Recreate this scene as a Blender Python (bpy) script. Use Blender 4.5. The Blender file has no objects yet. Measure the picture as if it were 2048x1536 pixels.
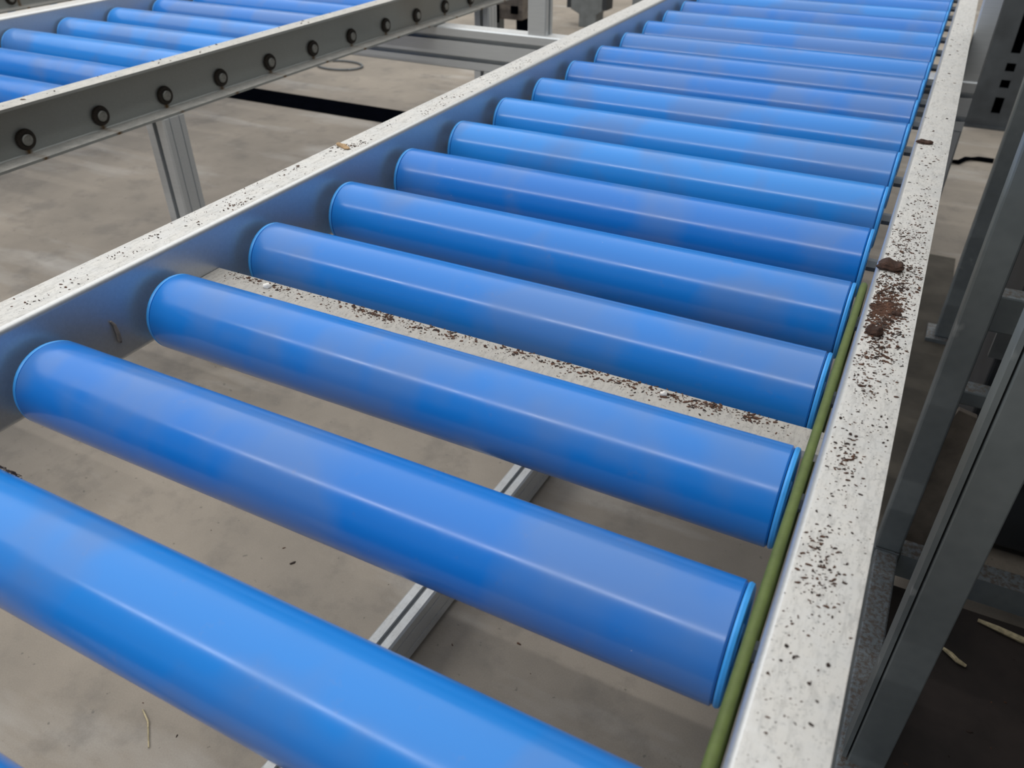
import bpy, bmesh, math, random
from mathutils import Vector, Matrix

random.seed(7)
sc = bpy.context.scene
col = sc.collection
# Layout unit: one roller pitch = S metres.  P() turns (x, y, z) in pitches, z measured from the roller
# axes, into metres with the floor at z = 0.  x runs along the rollers, y along the conveyors.
S = 0.14
FZ = -3.95
def P(x, y, z):
    return Vector((x * S, y * S, (z - FZ) * S))

# ------------------------------------------------------------------ camera
cam_d = bpy.data.cameras.new('camera')
cam = bpy.data.objects.new('camera', cam_d)
col.objects.link(cam)
sc.camera = cam
RW = ((0.888827, 0.458226, -0.003965), (0.25981, -0.511048, -0.819346), (-0.377472, 0.727227, -0.573285))
rx, ry, rz = Vector(RW[0]), -Vector(RW[1]), -Vector(RW[2])
cam.matrix_world = Matrix.Translation(P(4.4102, -2.2962, 2.8135)) @ Matrix((
    (rx.x, ry.x, rz.x, 0), (rx.y, ry.y, rz.y, 0), (rx.z, ry.z, rz.z, 0), (0, 0, 0, 1)))
cam_d.sensor_width = 36.0
cam_d.lens = 1586.04 / 2048 * 36.0
cam_d.clip_start = 0.01
cam_d.dof.use_dof = True
cam_d.dof.focus_distance = 0.74
cam_d.dof.aperture_fstop = 11.0

# ------------------------------------------------------------------ world, hall lighting, exposure
world = bpy.data.worlds.new('hall_daylight')
sc.world = world
world.use_nodes = True
bg = world.node_tree.nodes['Background']
bg.inputs[0].default_value = (0.93, 0.97, 1.0, 1)
bg.inputs[1].default_value = 0.24
def area(name, loc, target, sx, sy, power, color):
    d = bpy.data.lights.new(name, 'AREA')
    d.shape = 'RECTANGLE'; d.size = sx; d.size_y = sy; d.energy = power; d.color = color
    o = bpy.data.objects.new(name, d)
    col.objects.link(o)
    o.location = loc
    dirv = (target - loc).normalized()
    z = -dirv; x = Vector((1, 0, 0)); y = z.cross(x).normalized(); x = y.cross(z)
    o.matrix_world = Matrix.Translation(loc) @ Matrix((
        (x.x, y.x, z.x, 0), (x.y, y.y, z.y, 0), (x.z, y.z, z.z, 0), (0, 0, 0, 1)))
    return o
# a row of fluorescent tubes at the edge of the translucent hall roof, parallel to the rollers, and the roof itself
area('tube_row', P(-14, -29, 39), P(-14, 2, 0), 7.5, 0.06, 125, (1.0, 0.98, 0.95))
area('roof_light', P(-25, 22, 42), P(-25, 22, 0), 14.0, 14.0, 800, (1.0, 0.985, 0.96))
vs = sc.view_settings
vs.view_transform = 'Standard'
vs.look = 'None'
vs.exposure = 0.28
vs.gamma = 1.0
vs.use_curve_mapping = False

# ------------------------------------------------------------------ materials
def new_mat(name):
    m = bpy.data.materials.new(name)
    m.use_nodes = True
    nt = m.node_tree
    b = nt.nodes['Principled BSDF']
    return m, nt, b
def nd(nt, t, **kw):
    n = nt.nodes.new(t)
    for k, v in kw.items():
        setattr(n, k, v)
    return n
def coords(nt, scale=(1, 1, 1), kind='Object'):
    tc = nd(nt, 'ShaderNodeTexCoord')
    mp = nd(nt, 'ShaderNodeMapping')
    mp.inputs['Scale'].default_value = scale
    nt.links.new(tc.outputs[kind], mp.inputs['Vector'])
    return mp.outputs['Vector']
def noise(nt, vec, scale, detail=4, rough=0.55):
    n = nd(nt, 'ShaderNodeTexNoise')
    n.inputs['Scale'].default_value = scale
    n.inputs['Detail'].default_value = detail
    n.inputs['Roughness'].default_value = rough
    nt.links.new(vec, n.inputs['Vector'])
    return n.outputs['Fac']
def ramp(nt, fac, stops):
    r = nd(nt, 'ShaderNodeValToRGB')
    el = r.color_ramp.elements
    while len(el) < len(stops):
        el.new(0.5)
    for e, (p, c) in zip(el, stops):
        e.position = p
        e.color = (c[0], c[1], c[2], 1) if not isinstance(c, (int, float)) else (c, c, c, 1)
    nt.links.new(fac, r.inputs['Fac'])
    return r.outputs['Color']
def mix(nt, fac, a, b, mode='MIX'):
    n = nd(nt, 'ShaderNodeMix', data_type='RGBA', blend_type=mode)
    for sock, v in ((n.inputs[0], fac), (n.inputs[6], a), (n.inputs[7], b)):
        if isinstance(v, (int, float)):
            sock.default_value = v
        elif isinstance(v, tuple):
            sock.default_value = (v[0], v[1], v[2], 1)
        else:
            nt.links.new(v, sock)
    return n.outputs[2]
def math_n(nt, op, a, b=None, clamp=False):
    n = nd(nt, 'ShaderNodeMath', operation=op)
    n.use_clamp = clamp
    for i, v in enumerate((a, b)):
        if v is None:
            continue
        if isinstance(v, (int, float)):
            n.inputs[i].default_value = v
        else:
            nt.links.new(v, n.inputs[i])
    return n.outputs[0]
def bump(nt, b, h, strength=0.2, dist=0.001):
    n = nd(nt, 'ShaderNodeBump')
    n.inputs['Strength'].default_value = strength
    n.inputs['Distance'].default_value = dist
    nt.links.new(h, n.inputs['Height'])
    nt.links.new(n.outputs[0], b.inputs['Normal'])
def up_mask(nt, lo=0.75, hi=0.97):
    g = nd(nt, 'ShaderNodeNewGeometry')
    s = nd(nt, 'ShaderNodeSeparateXYZ')
    nt.links.new(g.outputs['True Normal'], s.inputs[0])
    r = nd(nt, 'ShaderNodeMapRange')
    r.inputs[1].default_value = lo; r.inputs[2].default_value = hi
    nt.links.new(s.outputs[2], r.inputs[0])
    return r.outputs[0]

def make_alu(name, base, rough, metal, dust, dust_amt=0.85, streak=(3, 60, 60), stain=None):
    m, nt, b = new_mat(name)
    v = coords(nt, streak)
    n1 = noise(nt, v, 6, 3)
    c = mix(nt, n1, tuple(x * 0.88 for x in base), tuple(min(1, x * 1.08) for x in base))
    v2 = coords(nt)
    if stain is not None:
        # rust runs below each axle end, one per pitch along y
        tc = nd(nt, 'ShaderNodeTexCoord'); sp = nd(nt, 'ShaderNodeSeparateXYZ')
        nt.links.new(tc.outputs['Object'], sp.inputs[0])
        fy = math_n(nt, 'FRACT', math_n(nt, 'ADD', math_n(nt, 'DIVIDE', sp.outputs[1], S), 100.5 - stain))
        d = math_n(nt, 'ABSOLUTE', math_n(nt, 'SUBTRACT', fy, 0.5))
        near = math_n(nt, 'SUBTRACT', 1.0, math_n(nt, 'DIVIDE', d, 0.055), True)
        zz = math_n(nt, 'DIVIDE', sp.outputs[2], S)
        below = math_n(nt, 'LESS_THAN', zz, -0.04 - FZ)
        run = math_n(nt, 'MULTIPLY', near, below)
        run = math_n(nt, 'MULTIPLY', run, math_n(nt, 'MULTIPLY', noise(nt, v2, 30, 3), 1.9), True)
        c = mix(nt, run, c, (0.16, 0.09, 0.03))
        big = ramp(nt, noise(nt, v2, 3, 3), [(0.45, 0.0), (0.7, 0.35)])
        c = mix(nt, big, c, (0.25, 0.21, 0.17))
    um = up_mask(nt, 0.90, 0.985)
    dn = ramp(nt, noise(nt, v2, 55, 6, 0.7), [(0.32, 0.45), (0.6, 1.0)])
    dc = mix(nt, noise(nt, v2, 14, 5), tuple(x * 0.88 for x in dust), tuple(min(1, x * 1.08) for x in dust))
    sv = coords(nt, (1, 0.25, 1))
    scr = ramp(nt, noise(nt, sv, 260, 4, 0.75), [(0.36, 0.72), (0.52, 1.0)])
    dc = mix(nt, 1.0, dc, scr, 'MULTIPLY')
    fine = ramp(nt, noise(nt, v2, 420, 3, 0.7), [(0.58, 1.0), (0.70, 0.40)])
    dc = mix(nt, 1.0, dc, fine, 'MULTIPLY')
    f = math_n(nt, 'MULTIPLY', math_n(nt, 'MULTIPLY', um, dn), dust_amt)
    c = mix(nt, f, c, dc)
    nt.links.new(c, b.inputs['Base Color'])
    b.inputs['Roughness'].default_value = rough
    rr = mix(nt, f, (rough,) * 3, (0.75,) * 3)
    nt.links.new(rr, b.inputs['Roughness'])
    mm = mix(nt, f, (metal,) * 3, (0.05,) * 3)
    nt.links.new(mm, b.inputs['Metallic'])
    bump(nt, b, noise(nt, v2, 300, 3), 0.10, 0.0005)
    return m

M = {}
M['rail'] = make_alu('anodised_aluminium_rail', (0.60, 0.61, 0.61), 0.38, 0.75, (0.64, 0.625, 0.59))
M['rail_rust'] = make_alu('stained_aluminium_rail', (0.40, 0.42, 0.41), 0.42, 0.6, (0.62, 0.595, 0.55), stain=0.041)
M['extrusion'] = make_alu('slotted_aluminium', (0.62, 0.65, 0.67), 0.38, 0.5, (0.66, 0.64, 0.60), 0.5)
M['bar'] = make_alu('dusty_flat_bar', (0.36, 0.35, 0.33), 0.6, 0.2, (0.40, 0.38, 0.345), 0.95)
M['galv'] = None

def make_blue():
    m, nt, b = new_mat('blue_plastic_sleeve')
    oi = nd(nt, 'ShaderNodeObjectInfo')
    tc = nd(nt, 'ShaderNodeTexCoord')
    sh = nd(nt, 'ShaderNodeVectorMath', operation='ADD')
    mp = nd(nt, 'ShaderNodeMapping'); mp.inputs['Scale'].default_value = (1, 1, 1)
    nt.links.new(tc.outputs['Object'], mp.inputs['Vector'])
    mul = math_n(nt, 'MULTIPLY', oi.outputs['Random'], 40.0)
    cb = nd(nt, 'ShaderNodeCombineXYZ')
    for i in range(3):
        nt.links.new(mul, cb.inputs[i])
    nt.links.new(mp.outputs[0], sh.inputs[0]); nt.links.new(cb.outputs[0], sh.inputs[1])
    v = sh.outputs[0]
    tone = ramp(nt, oi.outputs['Random'], [(0.0, (0.009, 0.168, 0.590)), (0.5, (0.011, 0.195, 0.630)), (1.0, (0.022, 0.245, 0.710))])
    # handling smears: broad greyish-violet patches rubbed into the sleeve
    vm = nd(nt, 'ShaderNodeVectorMath', operation='MULTIPLY'); vm.inputs[1].default_value = (1.0, 0.8, 0.8)
    nt.links.new(v, vm.inputs[0])
    sm = ramp(nt, noise(nt, vm.outputs[0], 8.5, 3, 0.5), [(0.47, 0.0), (0.60, 0.62)])
    c = mix(nt, sm, tone, (0.082, 0.195, 0.470))
    br = ramp(nt, noise(nt, v, 55, 5, 0.7), [(0.62, 0.0), (0.82, 0.22)])
    c = mix(nt, br, c, (0.22, 0.21, 0.28))
    sp = ramp(nt, noise(nt, v, 420, 2), [(0.80, 0.0), (0.83, 0.8)])
    c = mix(nt, sp, c, (0.60, 0.66, 0.75))
    nt.links.new(c, b.inputs['Base Color'])
    rg = ramp(nt, noise(nt, v, 22, 4), [(0.3, 0.15), (0.7, 0.27)])
    nt.links.new(rg, b.inputs['Roughness'])
    b.inputs['IOR'].default_value = 1.45
    return m
M['blue'] = make_blue()
def simple(name, colr, rough=0.5, metal=0.0, nscale=40, var=0.25, bump_s=0.0, dark=None):
    m, nt, b = new_mat(name)
    v = coords(nt)
    n = noise(nt, v, nscale, 5)
    lo = tuple(x * (1 - var) for x in colr) if dark is None else dark
    c = ramp(nt, n, [(0.3, lo), (0.7, tuple(min(1, x * (1 + var)) for x in colr))])
    nt.links.new(c, b.inputs['Base Color'])
    b.inputs['Roughness'].default_value = rough
    b.inputs['Metallic'].default_value = metal
    if bump_s:
        bump(nt, b, noise(nt, v, nscale * 4, 4), bump_s, 0.002)
    return m
M['cap'] = simple('light_blue_end_cap', (0.045, 0.33, 0.80), 0.4, 0, 60, 0.12)
M['steel'] = simple('zinc_plated_steel', (0.45, 0.46, 0.46), 0.35, 0.8, 30, 0.15)
M['belt'] = simple('green_round_belt', (0.090, 0.125, 0.028), 0.6, 0, 90, 0.15, 0.15)
M['rust'] = simple('oily_brown_rust', (0.022, 0.015, 0.010), 0.6, 0.1, 200, 0.5, 0.3)
M['stud'] = simple('worn_grey_stud', (0.30, 0.30, 0.28), 0.45, 0.6, 120, 0.3)
M['bark'] = simple('dark_bark', (0.055, 0.027, 0.018), 0.85, 0, 260, 0.5, 0.6)
M['crumb'] = simple('brown_bark_crumbs', (0.085, 0.040, 0.024), 0.9, 0, 150, 0.55)
M['crumb_dark'] = simple('dark_crumbs', (0.035, 0.022, 0.018), 0.9, 0, 150, 0.5)
M['wood'] = simple('pale_wood_splinter', (0.40, 0.27, 0.15), 0.8, 0, 160, 0.4, 0.3)
M['straw'] = simple('pale_straw', (0.50, 0.42, 0.26), 0.8, 0, 160, 0.35, 0.3)
M['black'] = simple('black_rubber', (0.0015, 0.002, 0.0035), 1.0, 0, 20, 0.2)
M['black'].node_tree.nodes['Principled BSDF'].inputs['Specular IOR Level'].default_value = 0.0
M['dark'] = simple('dark_painted_steel', (0.030, 0.034, 0.040), 0.6, 0.0, 10, 0.3)
M['plate'] = simple('dark_brown_floor_plate', (0.030, 0.022, 0.019), 0.75, 0, 9, 0.6, 0.2)
M['board'] = simple('weathered_board', (0.20, 0.17, 0.14), 0.85, 0, 30, 0.3, 0.3)
M['mat'] = simple('dull_brown', (0.085, 0.074, 0.058), 0.85, 0, 12, 0.3)
M['greybox'] = simple('grey_painted_casting', (0.17, 0.185, 0.19), 0.5, 0.1, 20, 0.2)
M['pebble'] = simple('white_grit', (0.75, 0.73, 0.68), 0.8, 0, 100, 0.1)

def make_galv():
    m, nt, b = new_mat('galvanised_steel')
    v = coords(nt)
    vo = nd(nt, 'ShaderNodeTexVoronoi'); vo.inputs['Scale'].default_value = 70
    nt.links.new(v, vo.inputs['Vector'])
    c = mix(nt, noise(nt, v, 12, 5), (0.165, 0.195, 0.21), (0.30, 0.335, 0.35))
    c = mix(nt, 0.10, c, ramp(nt, vo.outputs['Distance'], [(0.0, 0.3), (0.8, 0.8)]), 'OVERLAY')
    blot = ramp(nt, noise(nt, v, 26, 2), [(0.66, 0.0), (0.72, 0.55)])
    c = mix(nt, blot, c, (0.50, 0.53, 0.55))
    um = up_mask(nt)
    sp = ramp(nt, noise(nt, v, 160, 4, 0.7), [(0.42, 0.0), (0.6, 1.0)])
    c = mix(nt, math_n(nt, 'MULTIPLY', um, sp), c, (0.16, 0.13, 0.11))
    nt.links.new(c, b.inputs['Base Color'])
    b.inputs['Metallic'].default_value = 0.45
    b.inputs['Roughness'].default_value = 0.5
    return m
M['galv'] = make_galv()
M['rack'] = simple('grey_blue_rack_paint', (0.060, 0.068, 0.075), 0.55, 0.1, 14, 0.25)

def make_concrete():
    m, nt, b = new_mat('worn_concrete')
    v = coords(nt)
    c = mix(nt, ramp(nt, noise(nt, v, 2.4, 6, 0.6), [(0.3, 0.0), (0.7, 1.0)]), (0.225, 0.198, 0.165), (0.370, 0.320, 0.262))
    vs_ = coords(nt, (0.6, 2.2, 1))
    pale = ramp(nt, noise(nt, vs_, 2.0, 5, 0.6), [(0.54, 0.0), (0.70, 0.7)])
    c = mix(nt, pale, c, (0.47, 0.445, 0.41))
    dk = ramp(nt, noise(nt, v, 9, 6, 0.65), [(0.34, 0.42), (0.48, 0.0)])
    c = mix(nt, dk, c, (0.14, 0.130, 0.118))
    spk = ramp(nt, noise(nt, v, 75, 2), [(0.70, 0.0), (0.74, 0.55)])
    c = mix(nt, spk, c, (0.09, 0.085, 0.075))
    gr = noise(nt, v, 500, 2)
    c = mix(nt, 0.12, c, ramp(nt, gr, [(0.3, 0.25), (0.7, 0.75)]), 'OVERLAY')
    nt.links.new(c, b.inputs['Base Color'])
    b.inputs['Roughness'].default_value = 0.72
    bump(nt, b, noise(nt, v, 120, 5), 0.15, 0.002)
    return m
M['concrete'] = make_concrete()

# ------------------------------------------------------------------ mesh helpers
WORLD = {}
def thing(name, label, cat, x, y, z, group=None):
    o = bpy.data.objects.new(name, None)
    o.empty_display_size = 0.05
    col.objects.link(o)
    o.location = P(x, y, z)
    o['label'] = label; o['category'] = cat
    if group:
        o['group'] = group
    WORLD[o] = P(x, y, z)
    return o
class MB:
    """collects geometry in pitch units; build() links it as one mesh object"""
    def __init__(self):
        self.v = []; self.f = []
    def add(self, vs_, fs):
        k = len(self.v)
        self.v += [tuple(q) for q in vs_]
        self.f += [tuple(i + k for i in f) for f in fs]
        return self
    def box(self, x0, x1, y0, y1, z0, z1):
        return self.add([(x0, y0, z0), (x1, y0, z0), (x1, y1, z0), (x0, y1, z0), (x0, y0, z1), (x1, y0, z1), (x1, y1, z1), (x0, y1, z1)],
                        [(0, 3, 2, 1), (4, 5, 6, 7), (0, 1, 5, 4), (1, 2, 6, 5), (2, 3, 7, 6), (3, 0, 4, 7)])
    def extrude(self, prof, a0, a1, fn):
        """prof: closed outline of (p, q); fn(p, q, a) -> point"""
        n = len(prof)
        vs_ = [fn(p, q, a0) for p, q in prof] + [fn(p, q, a1) for p, q in prof]
        fs = [(i, (i + 1) % n, n + (i + 1) % n, n + i) for i in range(n)]
        fs += [tuple(range(n - 1, -1, -1)), tuple(range(n, 2 * n))]
        return self.add(vs_, fs)
    def lathe(self, prof, fn, seg=48, closed=False):
        """prof: list of (a, r); fn(a, r cos, r sin) -> point; r = 0 closes"""
        rings = []
        vs_ = []
        for a, r in prof:
            if r < 1e-6:
                rings.append([len(vs_)]); vs_.append(fn(a, 0, 0))
            else:
                rings.append(list(range(len(vs_), len(vs_) + seg)))
                vs_ += [fn(a, r * math.cos(2 * math.pi * k / seg), r * math.sin(2 * math.pi * k / seg)) for k in range(seg)]
        fs = []
        pairs = list(zip(rings, rings[1:])) + ([(rings[-1], rings[0])] if closed else [])
        for A, B in pairs:
            for k in range(seg):
                k2 = (k + 1) % seg
                if len(A) == 1 and len(B) == 1:
                    continue
                if len(A) == 1:
                    fs.append((A[0], B[k2], B[k]))
                elif len(B) == 1:
                    fs.append((A[k], A[k2], B[0]))
                else:
                    fs.append((A[k], A[k2], B[k2], B[k]))
        return self.add(vs_, fs)
    def tube(self, path, r, seg=10):
        pts = [Vector(p) for p in path]
        n = len(pts)
        rings = []
        for i, p in enumerate(pts):
            t = (pts[min(i + 1, n - 1)] - pts[max(i - 1, 0)]).normalized()
            ref = Vector((1, 0, 0)) if abs(t.x) < 0.8 else Vector((0, 0, 1))
            u = t.cross(ref).normalized(); w = t.cross(u)
            rr = r[i] if isinstance(r, (list, tuple)) else r
            rings.append([p + u * rr * math.cos(2 * math.pi * k / seg) + w * rr * math.sin(2 * math.pi * k / seg) for k in range(seg)])
        vs_ = [q for ring in rings for q in ring]
        fs = []
        for i in range(n - 1):
            for k in range(seg):
                a = i * seg + k; b = i * seg + (k + 1) % seg
                fs.append((a, b, b + seg, a + seg))
        fs += [tuple(range(seg - 1, -1, -1)), tuple((n - 1) * seg + k for k in range(seg))]
        return self.add(vs_, fs)
    def mesh(self, name, mat, origin=None, smooth=False):
        """origin None: verts stay local (scaled); else world coords minus origin (a world Vector)"""
        me = bpy.data.meshes.new(name)
        if origin is None:
            vv = [(x * S, y * S, z * S) for x, y, z in self.v]
        else:
            vv = [tuple(P(*q) - origin) for q in self.v]
        me.from_pydata(vv, [], self.f)
        bm = bmesh.new(); bm.from_mesh(me)
        bmesh.ops.recalc_face_normals(bm, faces=bm.faces)
        bm.to_mesh(me); bm.free()
        me.materials.append(M[mat])
        if smooth:
            for p in me.polygons:
                p.use_smooth = True
            me.set_sharp_from_angle(angle=math.radians(38))
        return me
    def build(self, name, mat, parent=None, smooth=False, bevel=0):
        org = WORLD[parent] if parent is not None else Vector((0, 0, 0))
        o = bpy.data.objects.new(name, self.mesh(name, mat, org, smooth))
        col.objects.link(o)
        if parent is not None:
            o.parent = parent
        WORLD[o] = org
        if bevel:
            b = o.modifiers.new('edge', 'BEVEL'); b.width = bevel * S; b.segments = 2; b.limit_method = 'ANGLE'
        return o
def put(name, me, parent, x, y, z):
    """a part that shares mesh data, placed at a point in pitch units"""
    o = bpy.data.objects.new(name, me)
    col.objects.link(o)
    o.parent = parent
    o.location = P(x, y, z) - WORLD[parent]
    WORLD[o] = P(x, y, z)
    return o
def sub(name, me, parent):
    o = bpy.data.objects.new(name, me)
    col.objects.link(o)
    o.parent = parent
    return o
def tag(o, label, cat, group=None, kind=None):
    o['label'] = label
    if cat: o['category'] = cat
    if group: o['group'] = group
    if kind: o['kind'] = kind
    return o
def arc(cx, cy, r, a0, a1, n=5):
    return [(cx + r * math.cos(math.radians(a0 + (a1 - a0) * i / n)), cy + r * math.sin(math.radians(a0 + (a1 - a0) * i / n))) for i in range(n + 1)]

# ------------------------------------------------------------------ setting: floor
fl = MB().box(-160, 90, -60, 200, FZ - 0.6, FZ).build('floor', 'concrete')
wl = MB().box(-160, 90, 198, 200, FZ, FZ + 55).build('wall_back', 'concrete')
wl['kind'] = 'structure'
fl['kind'] = 'structure'; fl['label'] = 'worn grey-brown concrete floor under the conveyors'

# ------------------------------------------------------------------ rails, rollers, extrusions
def channel_profile(t=0.03, w=0.30, z0=-0.19, z1=0.43, r=0.045, rin=0.012):
    """C section: web outer skin at p=0, flanges reaching p=w"""
    pr = []
    pr += [(w, z1)]
    pr += arc(r, z1 - r, r, 90, 180)
    pr += arc(r, z0 + r, r, 180, 270)
    pr += [(w, z0), (w, z0 + t)]
    pr += [(t + rin, z0 + t), (t, z0 + t + rin), (t, z1 - t - rin), (t + rin, z1 - t), (w, z1 - t)]
    return pr
def slot_profile(w, h, slots_l=(), slots_r=(), slots_b=(), slots_t=(), sw=0.075, sd=0.10, ch=0.02):
    """outline of a T-slot extrusion; slots at centres along each side"""
    def side(L, slots):
        pts = [(ch, 0)]
        for c in sorted(slots):
            if isinstance(c, tuple):
                c, w_, d_ = c
            else:
                w_, d_ = sw, sd
            pts += [(c - w_ / 2, 0), (c - w_ / 2, 0.03 if d_ > .04 else d_), (c - w_ / 2 - (0.03 if d_ > .04 else 0), 0.03 if d_ > .04 else d_),
                    (c - w_ / 2 - (0.03 if d_ > .04 else 0), d_), (c + w_ / 2 + (0.03 if d_ > .04 else 0), d_),
                    (c + w_ / 2 + (0.03 if d_ > .04 else 0), 0.03 if d_ > .04 else d_), (c + w_ / 2, 0.03 if d_ > .04 else d_), (c + w_ / 2, 0)]
        pts += [(L - ch, 0)]
        return pts
    out = [(a, d) for a, d in side(w, slots_b)]
    out += [(w - d, a) for a, d in side(h, slots_r)]
    out += [(w - a, h - d) for a, d in side(w, slots_t)]
    out += [(d, h - a) for a, d in side(h, slots_l)]
    res = []
    for p in out:
        if not res or (abs(p[0] - res[-1][0]) + abs(p[1] - res[-1][1])) > 1e-5:
            res.append(p)
    return res

RR, RL = 0.273, 4.2855
tube_prof = [(0.034, 0.20), (0.034, RR - 0.012), (0.044, RR), (RL - 0.044, RR), (RL - 0.034, RR - 0.012), (RL - 0.034, 0.20)]
roller_me = MB().lathe(tube_prof, lambda a, c, s: (a, c, s), 64, closed=True).mesh('roller', 'blue', None, True)
def cap_mesh(side):
    pr = [(0.030, 0.0), (0.030, RR - 0.006), (0.020, RR - 0.001), (0.006, RR - 0.006), (0.0, RR - 0.022), (0.002, RR - 0.07), (0.018, RR - 0.085), (0.018, 0.10), (0.0, 0.09), (-0.004, 0.0)]
    fn = (lambda a, c, s: (a, c, s)) if side < 0 else (lambda a, c, s: (RL - a, c, s))
    return MB().lathe(pr, fn, 48).mesh('end_cap', 'cap', None, True)
capL, capR = cap_mesh(-1), cap_mesh(1)
def hexa(a0, a1, r):
    return MB().lathe([(a0, 0), (a0, r), (a1, r), (a1, 0)], lambda a, c, s: (a, c, s), 6).mesh('axle', 'greybox', None)
axL, axR = hexa(-0.075, -0.006, 0.05), hexa(RL + 0.006, RL + 0.075, 0.05)

def add_roller(conv, x0, y):
    r = put('roller', roller_me, conv, x0, y, 0)
    for me, nm in ((capL, 'end_cap'), (capR, 'end_cap'), (axL, 'axle'), (axR, 'axle')):
        sub(nm, me, r)
    return r
# axle ends on the outside of a rail
def bolt_meshes(sign):
    ring = MB().lathe([(0.0, 0.0), (0.0, 0.112), (0.018, 0.118), (0.04, 0.108), (0.045, 0.072), (0.02, 0.070), (0.02, 0.0)],
                      lambda a, c, s: (sign * a, c, s), 28).mesh('washer', 'rust', None, True)
    stud = MB().lathe([(0.0, 0.0), (0.0, 0.064), (0.055, 0.064), (0.065, 0.052), (0.065, 0.0)],
                      lambda a, c, s: (sign * a, c, s), 20).mesh('axle_end', 'stud', None, True)
    return ring, stud
ringR, studR = bolt_meshes(1)
def add_rail(conv, xweb, out, y0, y1, mat, bolts=None):
    """out = +1: flanges point to +x"""
    pr = channel_profile()
    rail = MB().extrude(pr, y0, y1, lambda p, q, a: (xweb + out * p, a, q)).build('side_rail', mat, conv, smooth=True)
    if bolts:
        for y in bolts:
            for nm, me in (('washer', ringR), ('axle_end', studR)):
                o = bpy.data.objects.new(nm, me)
                col.objects.link(o); o.parent = rail
                o.location = P(xweb + out * 0.03, y, 0.0) - WORLD[conv]
    return rail
EX = 0.36
def add_leg(parent, x0, y0, ztop, name='leg', w=EX, d=EX, mat='extrusion', zbot=None):
    zb = FZ + 0.10 if zbot is None else zbot
    pr = slot_profile(w, d, slots_l=(d / 2,), slots_r=((d * .28, .02, .015), (d * .72, .02, .015)), slots_b=(w / 2,), slots_t=(w / 2,))
    leg = MB().extrude(pr, zb, ztop, lambda p, q, a: (x0 + p, y0 + q, a)).build(name, mat, parent)
    if zbot is None:
        MB().lathe([(FZ, 0), (FZ, 0.15), (FZ + 0.05, 0.15), (FZ + 0.07, 0.10), (FZ + 0.12, 0.08), (FZ + 0.12, 0)],
                   lambda a, c, s: (x0 + w / 2 + c, y0 + d / 2 + s, a), 20).build('foot', 'black', leg)
    return leg

# --- the near conveyor
near = thing('roller_conveyor', 'near roller conveyor with wide blue rollers and speckled aluminium side rails', 'conveyor', 2.14, 8, FZ)
Y0, Y1 = -3.55, 19.5
add_rail(near, -0.08, -1, Y0, Y1, 'rail')
add_rail(near, RL + 0.083, 1, Y0, Y1, 'rail')
for i in range(-3, 20):
    add_roller(near, 0.0, i)
bar = MB()
bar.extrude([(1.295, 0.05), (1.31, 0.09), (1.52, 0.09), (1.535, 0.075), (1.535, -0.10), (1.50, -0.10), (1.50, 0.05)], -0.075, RL + 0.078, lambda p, q, a: (a, p, q))
b_ = bar.build('cross_bar', 'bar', near)
b_['label'] = 'flat grey cross bar littered with bark crumbs'
# drive belt: a closed loop over the last grooved roller end, running back towards the viewer
bx, br, bz = 4.327, 0.0245, 0.262
path = [(bx, Y0 + 0.7, bz)]
path += [(bx, Y0 + 0.7 + k * 0.25, bz - 0.006 * math.sin(k * 0.9)) for k in range(1, 24)]
path += [(bx, 3.0 + bz * math.sin(t), bz * math.cos(t)) for t in [math.pi * j / 14 for j in range(15)]]
path += [(bx, y, -bz) for y in (2, 1, 0, -1, -2, Y0 + 0.7)]
g_ = MB().tube(path, br, 12).build('drive_belt', 'belt', near, smooth=True)
g_['label'] = 'green round drive belt along the right rail'
for lx in (-0.40, RL + 0.06):
    add_leg(near, lx, -3.0, -0.195)
# slotted rail standing on the floor under the rollers, a little out of line
pr = slot_profile(0.255, 0.46, slots_t=((0.127, 0.05, 0.09),), slots_r=((0.13, .02, .015), (0.33, .02, .015)), slots_l=(0.23,))
fr_ = thing('floor_rail', 'slotted aluminium rail on the floor seen between the nearest blue rollers', 'rail', 1.15, 5, FZ)
MB().extrude(pr, -2.6, 9.5, lambda p, q, a: (1.02 + p + 0.028 * (a - 1.3), a, -3.86 + q)).build('slotted_profile', 'extrusion', fr_)
for yy in (-2.2, 8.6):
    MB().box(0.98 + 0.028 * (yy - 1.3), 1.32 + 0.028 * (yy - 1.3), yy, yy + 0.4, FZ, -3.861).build('pad', 'black', fr_)

# --- the conveyor to its left
left = thing('roller_conveyor', 'farther roller conveyor at upper left whose outer rail shows rusty axle ends', 'conveyor', -6.6, 8, FZ)
LY0, LY1 = -1.5, 20.0
add_rail(left, -4.50, 1, LY0, LY1, 'rail_rust', [i + 0.041 for i in range(-1, 20)])
add_rail(left, -8.83, -1, LY0, LY1, 'rail')
for i in range(-1, 20):
    add_roller(left, -8.78, i + 0.041)
for lx, ly in ((-4.54, 4.69), (-4.54, 13.3), (-9.13, -1.2)):
    add_leg(left, lx, ly, -0.195)

# --- a third one beyond it, only its near rail comes into view
third = thing('roller_conveyor', 'third conveyor in the far top left corner, only its grey bolted rail in view', 'conveyor', -15.2, 10, FZ)
add_rail(third, -13.0, 1, 4.0, 20.0, 'rail_rust', [i + 0.88 for i in range(4, 19)])
add_rail(third, -17.4, -1, 4.0, 20.0, 'rail')
for i in range(4, 19):
    add_roller(third, -17.33, i + 0.88)
for lx, ly in ((-13.06, 4.05), (-17.7, 4.05), (-17.7, 19.6)):
    add_leg(third, lx, ly, -0.195)

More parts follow.
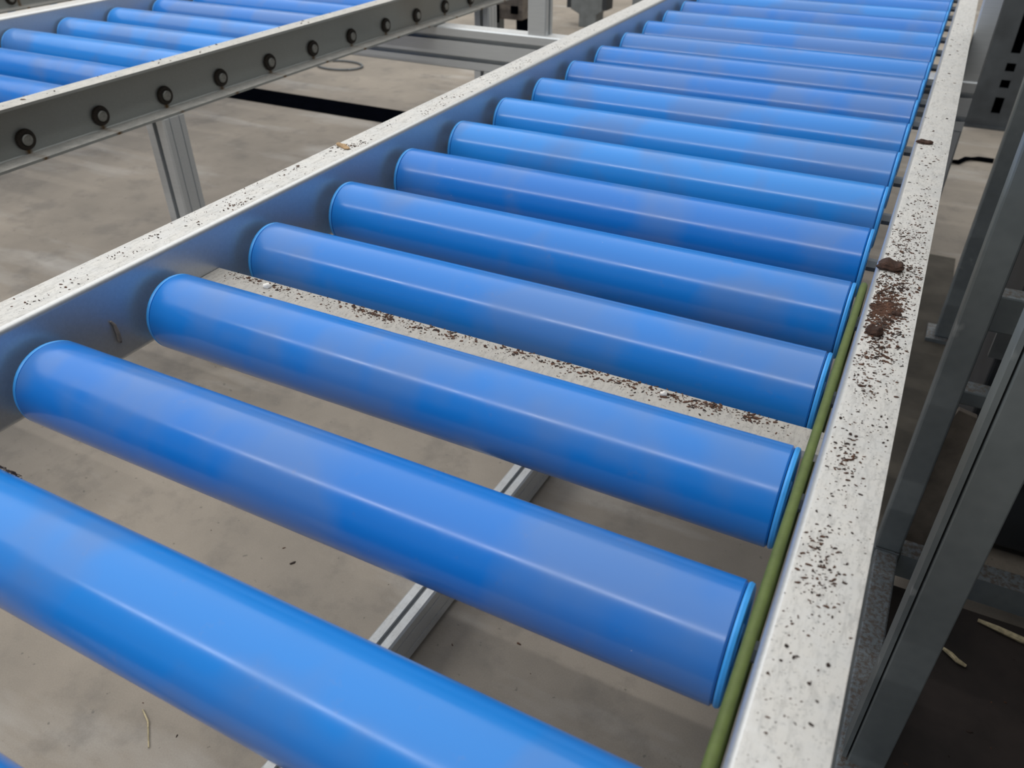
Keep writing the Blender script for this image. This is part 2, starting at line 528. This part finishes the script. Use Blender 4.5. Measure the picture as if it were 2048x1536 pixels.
# --- slotted cross beam carrying both conveyors, with its uprights and legs
fr = thing('support_frame', 'silver slotted aluminium cross beam with uprights joining the two conveyors', 'support frame', -2.3, 11.5, FZ)
BY = 11.30
pr = slot_profile(EX, 0.72, slots_l=(0.19, 0.53), slots_r=(0.19, 0.53), slots_t=(), slots_b=(), sw=0.085, sd=0.15)
MB().extrude(pr, -9.6, 4.93, lambda p, q, a: (a, BY + p, -0.925 + q)).build('cross_beam', 'extrusion', fr)
for x0, top, wd in ((-2.33, 7.0, EX), (4.69, 7.0, 0.26)):
    pz = slot_profile(wd, 0.30, slots_r=(0.15,), slots_l=(0.15,))
    MB().extrude(pz, -0.205, top, lambda p, q, a, x0=x0: (x0 + p, BY + 0.05 + q, a)).build('upright', 'extrusion', fr)
for x0 in (-3.43, 4.57):
    add_leg(fr, x0, BY, -0.925)

# ------------------------------------------------------------------ galvanised machine frame on the right
gf = thing('machine_stand', 'dark galvanised steel frame standing right of the near conveyor', 'steel frame', 6.6, 3.4, FZ)
def angle_post(parent, name, x0, y0, w, d, z0, z1, t=0.035):
    """L angle open to the back right, front face towards the viewer"""
    pr = [(0, 0), (w, 0), (w, t), (t, t), (t, d), (0, d)]
    return MB().extrude(pr, z0, z1, lambda p, q, a: (x0 + p, y0 + q, a)).build(name, 'galv', parent, bevel=0.01)
DZ = 3.7
p2 = angle_post(gf, 'post', 5.183, 2.018, 0.258, 0.258, FZ, DZ)
MB().box(5.138, 5.170, 2.04, 2.26, FZ, DZ).build('edge_strip', 'galv', p2)
MB().box(5.089, 5.333, 4.574, 4.82, -3.32, DZ).build('post', 'galv', gf, bevel=0.02)
MB().box(5.099, 5.322, -1.5, 4.567, -3.55, -3.323).build('base_rail', 'galv', gf, bevel=0.02)
MB().box(5.085, 5.336, 4.574, 4.84, -3.55, -3.323).build('corner_block', 'galv', gf, bevel=0.015)
MB().extrude([(4.595, -3.337), (4.84, -3.337), (4.84, -3.365), (4.637, -3.365), (4.637, -3.60), (4.595, -3.64)][::-1], 5.343, 8.2, lambda p, q, a: (a, p, q)).build('base_crossbar', 'galv', gf)
for y0 in (-1.2, 4.6):
    MB().box(5.12, 5.30, y0, y0 + 0.18, FZ, -3.551).build('foot', 'galv', gf)
MB().box(8.2, 8.45, 2.018, 2.26, FZ, DZ).build('post', 'galv', gf)
MB().box(8.2, 8.45, 4.60, 4.84, FZ, DZ).build('post', 'galv', gf)
for za, zb in ((-1.026, -0.65), (-1.861, -1.694)):
    MB().box(5.336, 8.19, 5.326, 5.535, za, zb).build('crossbar', 'galv', gf, bevel=0.02)
MB().box(5.05, 9.2, -5.0, 13.0, DZ + 0.01, DZ + 0.2).build('shade_deck', 'dark', gf)  # added above the view to shade the area right of the rail
MB().box(9.0, 9.2, -5.0, 13.0, FZ, DZ).build('shade_panel', 'dark', gf)  # added out of view to block light from the right

# dark housing behind the bars
hs = thing('machine_housing', 'dark machine housing behind the crossbars at the right edge', 'machine', 7.1, 7.2, FZ)
MB().box(5.622, 8.58, 5.709, 8.7, FZ + 0.18, 3.6).build('body', 'dark', hs, bevel=0.03)
MB().box(5.552, 8.58, 5.64, 5.70, -1.45, -1.17).build('lip', 'greybox', hs)
for z in (-2.0, -2.77):
    MB().box(5.657, 8.5, 5.58, 5.70, z, z + 0.085).build('slat', 'galv', hs)
for x0 in (5.73, 8.3):
    for y0 in (5.85, 8.4):
        MB().box(x0, x0 + 0.18, y0, y0 + 0.18, FZ, FZ + 0.18).build('foot', 'galv', hs)
# steel post standing further back
pc = thing('steel_post', 'plain grey steel post standing on the concrete behind the machine frame', 'post', 5.55, 10.6, FZ)
MB().box(5.427, 5.684, 10.443, 10.72, FZ + 0.081, 3.6).build('shaft', 'galv', pc, bevel=0.02)
MB().box(5.31, 5.81, 10.34, 10.86, FZ + 0.021, FZ + 0.08).build('base_plate', 'galv', pc)
# slotted rack upright far back
ru = thing('rack_upright', 'slotted grey rack upright in the far top right corner', 'upright', 6.2, 23.3, FZ)
x0, x1, yq, cx = 5.36, 6.736, 22.977, 6.019
zs = [(-3.53, -3.11), (-2.87, -2.66), (-2.45, -2.24), (-2.0, -0.96), (-0.68, 0.30)]
MB().box(x0, cx - 0.11, yq, yq + 0.07, FZ + 0.07, 6).build('face', 'rack', ru)
MB().box(cx + 0.11, x1, yq, yq + 0.07, FZ + 0.07, 6).build('face', 'rack', ru)
zp = FZ + 0.07
for a, b in zs + [(6, 6)]:
    MB().box(cx - 0.11, cx + 0.11, yq, yq + 0.07, zp, a).build('bridge', 'rack', ru)
    zp = b
MB().box(x0, x0 + 0.07, yq + 0.07, yq + 0.63, FZ + 0.07, 6).build('flange', 'rack', ru)
MB().box(x1 - 0.07, x1, yq + 0.07, yq + 0.63, FZ + 0.07, 6).build('flange', 'rack', ru)
MB().box(x0 + 0.07, x1 - 0.07, yq + 0.6, yq + 0.63, FZ + 0.07, 6).build('back', 'black', ru)
MB().box(x0 - 0.05, x1 + 0.05, yq - 0.05, yq + 0.7, FZ, FZ + 0.07).build('base_plate', 'rack', ru)

# dark plate on the floor and the weathered board
pl = MB().box(5.35, 8.16, -4.0, 4.56, FZ, FZ + 0.209).build('floor_plate', 'plate', bevel=0.015)
tag(pl, 'dark brown stained plate on the floor inside the galvanised frame', 'plate')
mt = MB().box(4.96, 5.60, 5.26, 13.8, FZ, FZ + 0.02).build('floor_sheet', 'mat')  # thin brown sheet, darker than the concrete around it
tag(mt, 'thin dull brown sheet on the floor between the conveyor and the galvanised posts', 'mat')
bd = MB()
bd.extrude([(-0.17, 0), (0.17, 0), (0.14, 2.15), (-0.03, 2.19), (-0.15, 1.8)], 0, 0.07, lambda p, q, a: (5.573 + p - 0.06 * q, 5.10 + a - 0.02 * q, FZ + q))
tag(bd.build('wooden_board', 'board', bevel=0.008), 'weathered grey-brown board standing behind the galvanised post', 'board')

# ------------------------------------------------------------------ far background things
st = MB().box(-26.0, -1.0, 16.03, 17.2, FZ, FZ + 0.02).build('rubber_strip', 'black', bevel=0.006)
tag(st, 'long flat black strip lying across the concrete floor', 'strip')
rg = MB().tube([(-14.26 + 0.87 * math.cos(t), 20.75 + 0.59 * math.sin(t), FZ + 0.045) for t in [2 * math.pi * k / 40 for k in range(40)]] + [(-13.39, 20.78, FZ + 0.045)], 0.035, 8).build('cable_loop', 'greybox', smooth=True)
tag(rg, 'thin grey loop lying on the floor beyond the rusty conveyor rail', 'loop')
fp = thing('machine_pedestal', 'dark grey machine pedestal narrowing to its foot behind the cross beam', 'machine', -9.1, 31.0, FZ)
MB().extrude([(-9.488, FZ), (-8.72, FZ), (-8.72, -3.46), (-8.478, -3.29), (-8.478, -1.2), (-9.871, -1.2), (-9.871, -3.29), (-9.488, -3.46)], 30.64, 31.47, lambda p, q, a: (p, a, q)).build('column', 'greybox', fp, bevel=0.03)
MB().box(-10.04, -9.88, 30.64, 31.3, -3.25, -1.2).build('side_cheek', 'dark', fp)
MB().box(-8.47, -8.28, 30.64, 31.3, -3.25, -1.2).build('side_cheek', 'dark', fp)
tp = thing('thin_post', 'thin dark upright with a black foot beyond the silver cross beam', 'post', -11.0, 28.7, FZ)
MB().box(-11.19, -10.78, 28.55, 28.83, FZ + 0.84, 0.9).build('shaft', 'greybox', tp)
MB().box(-11.29, -10.67, 28.48, 28.9, FZ, FZ + 0.83).build('foot', 'black', tp)
bm_ = thing('motor_block', 'brown-grey block with dark openings hanging past the rusty rail end', 'machine', -7.6, 20.5, FZ)
MB().box(-8.339, -6.947, 20.35, 20.95, -1.826, -0.2).build('body', 'board', bm_, bevel=0.03)
MB().box(-8.13, -7.71, 20.27, 20.345, -1.93, -1.44).build('opening', 'black', bm_)
MB().box(-7.29, -7.08, 20.27, 20.345, -1.65, -1.44).build('opening', 'black', bm_)
MB().box(-8.06, -7.78, 20.5, 20.78, FZ, -1.83).build('leg', 'greybox', bm_)
p4 = thing('grey_post', 'slim grey post beyond the near conveyor at the top edge', 'post', -6.95, 30.7, FZ)
MB().box(-7.155, -6.738, 30.5, 30.92, FZ + 0.04, 0.8).build('shaft', 'greybox', p4)
MB().box(-7.36, -6.53, 30.3, 31.1, FZ, FZ + 0.04).build('base_plate', 'greybox', p4)

# ------------------------------------------------------------------ debris
ZT = 0.431
def crumb(mb, x, y, z, L, W, H, ang, tilt=0.0):
    """one irregular flake: a squashed five-sided prism"""
    n = 5
    base = []
    for k in range(n):
        t = 2 * math.pi * k / n + random.uniform(-.35, .35)
        rr = random.uniform(0.7, 1.15)
        base.append((L / 2 * rr * math.cos(t), W / 2 * rr * math.sin(t)))
    ca, sa = math.cos(ang), math.sin(ang)
    vs_ = []
    for q in (0, 1):
        for (a, b) in base:
            k = 1.0 if q == 0 else 0.72
            a2, b2 = a * k, b * k
            vs_.append((x + a2 * ca - b2 * sa, y + a2 * sa + b2 * ca, z + (H if q else 0) * random.uniform(.6, 1.2) + tilt * a))
    fs = [tuple(range(n - 1, -1, -1)), tuple(range(n, 2 * n))] + [(k, (k + 1) % n, n + (k + 1) % n, n + k) for k in range(n)]
    mb.add(vs_, fs)
def scatter(mbs, n, fx, fy, z, smin, smax, flat=0.35, long=(1.2, 3.0), weights=(0.65, 0.35), angle=None):
    for _ in range(n):
        mb = mbs[0] if random.random() < weights[0] else mbs[1]
        s = smin * (smax / smin) ** (random.random() ** 1.8)
        a = random.gauss(0.15, 0.55) if angle is None else random.uniform(0, math.pi)
        x, y = fx(), fy()
        crumb(mb, x, y, z, s * random.uniform(*long), s, s * flat, a)
U = random.uniform
G = random.gauss
def clampf(f, a, b):
    def g():
        for _ in range(20):
            v = f()
            if a <= v <= b:
                return v
        return (a + b) / 2
    return g
xr0, xr1 = RL + 0.083, RL + 0.383
XR = clampf(lambda: G(xr0 + 0.135, 0.07), xr0 + 0.03, xr1 - 0.012)
XU = lambda: U(xr0 + 0.03, xr1 - 0.015)
A, B = MB(), MB()
bands = [  # count, y range, min size, max size
    (430, 2.15, 2.80, .005, .017), (260, 2.75, 3.12, .005, .016), (260, 1.82, 2.2, .005, .017),
    (260, 3.05, 3.75, .004, .014), (150, 3.6, 4.5, .004, .013), (70, 4.5, 6.0, .004, .014), (36, 6.0, 12.0, .006, .02),
    (110, 1.45, 1.85, .004, .014), (60, 1.1, 1.5, .003, .008), (40, .78, 1.08, .004, .017), (26, .55, .80, .003, .011),
    (40, .18, .42, .004, .014), (50, -.05, .2, .004, .013), (30, -.3, 0, .003, .009), (40, -.9, -.3, .003, .010)]
for n, a, b, s0, s1 in bands:
    scatter((A, B), n, XR if random.random() < .8 else XU, lambda a=a, b=b: U(a, b), ZT, s0, s1)
scatter((A, A), 900, clampf(lambda: G(xr0 + 0.11, 0.05), xr0 + .04, xr1 - .06), clampf(lambda: G(2.46, .12), 2.2, 2.78), ZT, .006, .016)
scatter((A, B), 420, XU, lambda: U(1.6, 3.7), ZT, .0025, .008)
scatter((A, B), 110, XU, lambda: U(-.5, 1.7), ZT, .002, .006)
for cx_, cy_ in ((4.47, .98), (4.52, .93), (4.47, .86), (4.50, .80), (4.46, .30), (4.45, .22), (4.50, .16), (4.47, .06), (4.53, .08), (4.48, 1.62), (4.52, 1.5), (4.45, 1.78)):
    scatter((A, B), random.randint(8, 22), clampf(lambda: G(cx_, .022), xr0 + .03, xr1 - .012), lambda: G(cy_, .03), ZT, .003, .013, weights=(.8, .2))
scatter((B, B), 26, XU, lambda: U(-.6, 1.6), ZT, .010, .020, long=(1.0, 1.6), angle=1)
tag(A.build('bark_crumbs', 'crumb'), 'brown bark crumbs strewn along the right rail of the near conveyor', 'crumbs', kind='stuff')
tag(B.build('dark_crumbs', 'crumb_dark'), 'blackish specks strewn along the right rail of the near conveyor', 'crumbs', kind='stuff')
A, B = MB(), MB()
XLs = lambda: U(-0.365, -0.135)
scatter((A, B), 260, XLs, lambda: U(-.3, 11), ZT, .003, .009, weights=(.5, .5))
for k in range(46):
    cx_, cy_ = XLs(), (U(-.2, 4.5) if k < 26 else U(4.5, 10))
    sg = U(.02, .10)
    scatter((A, B), random.randint(3, 11), clampf(lambda: G(cx_, .05), -.37, -.13), lambda: G(cy_, sg), ZT, .004, .015, weights=(.5, .5))
for cy_ in (1.93, 3.5):
    scatter((A, B), 34, clampf(lambda: G(-.2, .04), -.37, -.13), lambda: G(cy_, .09), ZT, .006, .017, weights=(.7, .3))
tag(A.build('bark_crumbs', 'crumb'), 'brown crumbs thinly scattered on the left rail of the near conveyor', 'crumbs', kind='stuff')
tag(B.build('dark_crumbs', 'crumb_dark'), 'black specks thinly scattered on the left rail of the near conveyor', 'crumbs', kind='stuff')
A, B = MB(), MB()
YB = clampf(lambda: G(1.47, .05), 1.325, 1.52)
scatter((A, B), 420, lambda: U(.05, 4.2), YB, 0.091, .003, .012)
for cx_, n, sg in [(.25, 40, .10), (.55, 26, .08), (1.25, 40, .10), (1.42, 90, .10), (1.75, 60, .12), (2.05, 40, .10), (2.5, 60, .12), (2.85, 60, .12), (3.2, 60, .12), (3.5, 80, .09), (3.72, 90, .07), (3.98, 60, .06)]:
    scatter((A, B), n, clampf(lambda: G(cx_, sg), 0.02, 4.22), clampf(lambda: G(1.48, .03), 1.325, 1.525), 0.091, .005, .020, weights=(.8, .2))
tag(A.build('bark_crumbs', 'crumb'), 'brown bark crumbs heaped on the cross bar between two blue rollers', 'crumbs', kind='stuff')
tag(B.build('dark_crumbs', 'crumb_dark'), 'dark specks lying on the cross bar between two blue rollers', 'crumbs', kind='stuff')
A, B = MB(), MB()
scatter((A, B), 70, lambda: U(-4.47, -4.22), lambda: U(2, 12), ZT, .008, .03)
tag(B.build('dark_crumbs', 'crumb_dark'), 'dark specks on top of the rail with rusty axle ends', 'crumbs', kind='stuff')
tag(A.build('bark_crumbs', 'crumb'), 'brown crumbs on top of the rail with rusty axle ends', 'crumbs', kind='stuff')
# floor litter
A, B = MB(), MB()
scatter((A, B), 45, lambda: U(-10, 4), lambda: U(0, 13), FZ + .002, .012, .05, angle=1)
scatter((A, B), 45, lambda: U(-1.5, 3.5), lambda: U(-.5, 4), FZ + .002, .010, .035, angle=1)
scatter((A, B), 50, lambda: U(5.45, 7.2), lambda: U(.6, 4.5), FZ + .211, .008, .035, angle=1)
tag(A.build('floor_litter', 'crumb'), 'small brown litter scattered over the concrete floor', 'litter', kind='stuff')
tag(B.build('floor_litter', 'crumb_dark'), 'small black litter scattered over the concrete floor', 'litter', kind='stuff')

def chunk(name, mat, x, y, z, L, W, H, ang, label, cat, seed, group=None, tilt=0.0, sub_=3, rough=0.09):
    """a broken chip: lumpy, flat-bottomed, with layered edges"""
    rnd = random.Random(seed)
    bm = bmesh.new()
    bmesh.ops.create_icosphere(bm, subdivisions=sub_, radius=1.0)
    ph = [rnd.uniform(0, 6.28) for _ in range(6)]
    for v in bm.verts:
        c = v.co.copy()
        # square it off, then break the outline
        c.x = math.copysign(abs(c.x) ** 0.7, c.x); c.y = math.copysign(abs(c.y) ** 0.75, c.y)
        k = 1 + rough * (math.sin(3.1 * c.x + ph[0]) * math.cos(4.3 * c.y + ph[1]) + 0.5 * math.sin(7 * c.x + ph[2] + 5 * c.y)) + rnd.uniform(-.05, .05)
        zz = c.z
        lay = 1 + 0.03 * math.sin(9 * zz + ph[3])
        v.co = Vector((c.x * k * L / 2 * lay, c.y * k * W / 2 * lay, (max(zz, -0.55) + 0.55) / 1.55 * H * (1 + 0.2 * math.sin(5 * c.x + ph[4]))))
    me = bpy.data.meshes.new(name)
    for v in bm.verts:
        v.co = v.co * S
    bm.to_mesh(me); bm.free()
    me.materials.append(M[mat])
    o = bpy.data.objects.new(name, me)
    col.objects.link(o)
    o.location = P(x, y, z)
    o.rotation_euler = (0, tilt, ang)
    return tag(o, label, cat, group)
chunk('bark_chip', 'bark', 4.452, 3.04, ZT, .160, .125, .055, .05, 'large brown bark lump on the right rail beyond the dense crumbs', 'bark chip', 1)
chunk('bark_chip', 'bark', 4.462, 2.12, ZT, .095, .080, .045, -.35, 'smaller squarish dark bark lump on the right rail below the dense crumbs', 'bark chip', 2)
chunk('bark_chip', 'bark', 4.452, 5.88, ZT, .135, .075, .03, -.02, 'stick-shaped dark bark piece lying across the far right rail', 'bark chip', 3)
chunk('wood_chip', 'wood', -0.275, 3.39, ZT, .20, .05, .03, -.35, 'pale brown wood splinter lying on the left rail', 'wood chip', 4)
chunk('bark_chip', 'bark', 4.555, 2.40, ZT, .055, .03, .02, .0, 'small dark bark flake at the outer side of the dense crumbs', 'bark chip', 5)
chunk('grit_piece', 'pebble', .47, 1.44, .091, .06, .04, .03, .3, 'white grit piece on the left end of the cross bar', 'grit', 6, sub_=2)
chunk('grit_piece', 'pebble', 3.46, 1.46, .091, .045, .03, .025, .3, 'white grit piece toward the right end of the cross bar', 'grit', 8, sub_=2)
sp_ = MB().tube([(-0.072, .535, .135), (-0.066, .55, .10), (-0.062, .552, .04), (-0.067, .552, -.02), (-0.070, .556, -.04)], [.007, .011, .014, .015, .008], 7).build('wood_splinter', 'board')
tag(sp_, 'short dark splinter stuck to the inner face of the left rail', 'splinter')
# fibres caught on the nearest roller
fb = MB()
for k in range(130):
    x = U(-.02, .75); t = G(1.25, .12)
    y = -1 + (RR + .004) * math.cos(t - .75); z = (RR + .004) * math.sin(t - .75) + 0
    a = U(-.7, .7); L = U(.01, .05)
    fb.tube([(x, y, z), (x + L * math.cos(a) * .5, y + .006, z + U(-.004, .012)), (x + L * math.cos(a), y + L * .25, z + U(-.008, .010))], .0022, 4)
tag(fb.build('caught_fibres', 'crumb_dark'), 'dark fibres caught on the far side of the lowest roller', 'fibres', kind='stuff')
# straw and slivers on the floor plate
def sliver(name, mat, pts, r, label, cat, group=None):
    n = len(pts)
    rr = [r * (0.35 + 0.65 * math.sin(math.pi * (k + .5) / n)) for k in range(n)]
    return tag(MB().tube(pts, rr, 7).build(name, mat), label, cat, group)
zp = FZ + .235
sliver('wood_sliver', 'straw', [(5.879, 3.912, zp), (5.95, 3.85, zp + .02), (6.02, 3.80, zp + .015), (6.095, 3.787, zp)], .026, 'pale curled wood sliver alone on the dark floor plate', 'wood sliver')
sliver('wood_sliver', 'straw', [(6.18, 4.43, zp), (6.35, 4.385, zp + .02), (6.56, 4.35, zp + .015), (6.84, 4.33, zp), (7.19, 4.316, zp)], .034, 'long tan wood strand lying along the base crossbar', 'wood sliver')
sliver('wood_sliver', 'pebble', [(5.559, 4.469, zp), (5.61, 4.43, zp + .015), (5.684, 4.40, zp)], .021, 'short whitish sliver between the two galvanised posts', 'wood sliver')
sliver('wood_sliver', 'straw', [(5.489, 3.829, zp), (5.51, 3.73, zp + .015), (5.538, 3.634, zp)], .014, 'thin tan sliver low beside the dusty base rail', 'wood sliver')
sliver('straw', 'straw', [(-.68, -.036, FZ + .015), (-.54, -.1, FZ + .015), (-.332, -.28, FZ + .015)], .009, 'single straw on the concrete below the lowest rollers', 'straw')
cz = MB().tube([(5.134, 19.5, FZ + .055), (5.38, 19.57, FZ + .055), (5.52, 19.9, FZ + .055), (5.8, 20.05, FZ + .055), (6.144, 20.05, FZ + .055)], .055, 8).build('black_offcut', 'black', smooth=True)
tag(cz, 'bent black offcut on the tan floor right of the near conveyor', 'offcut')
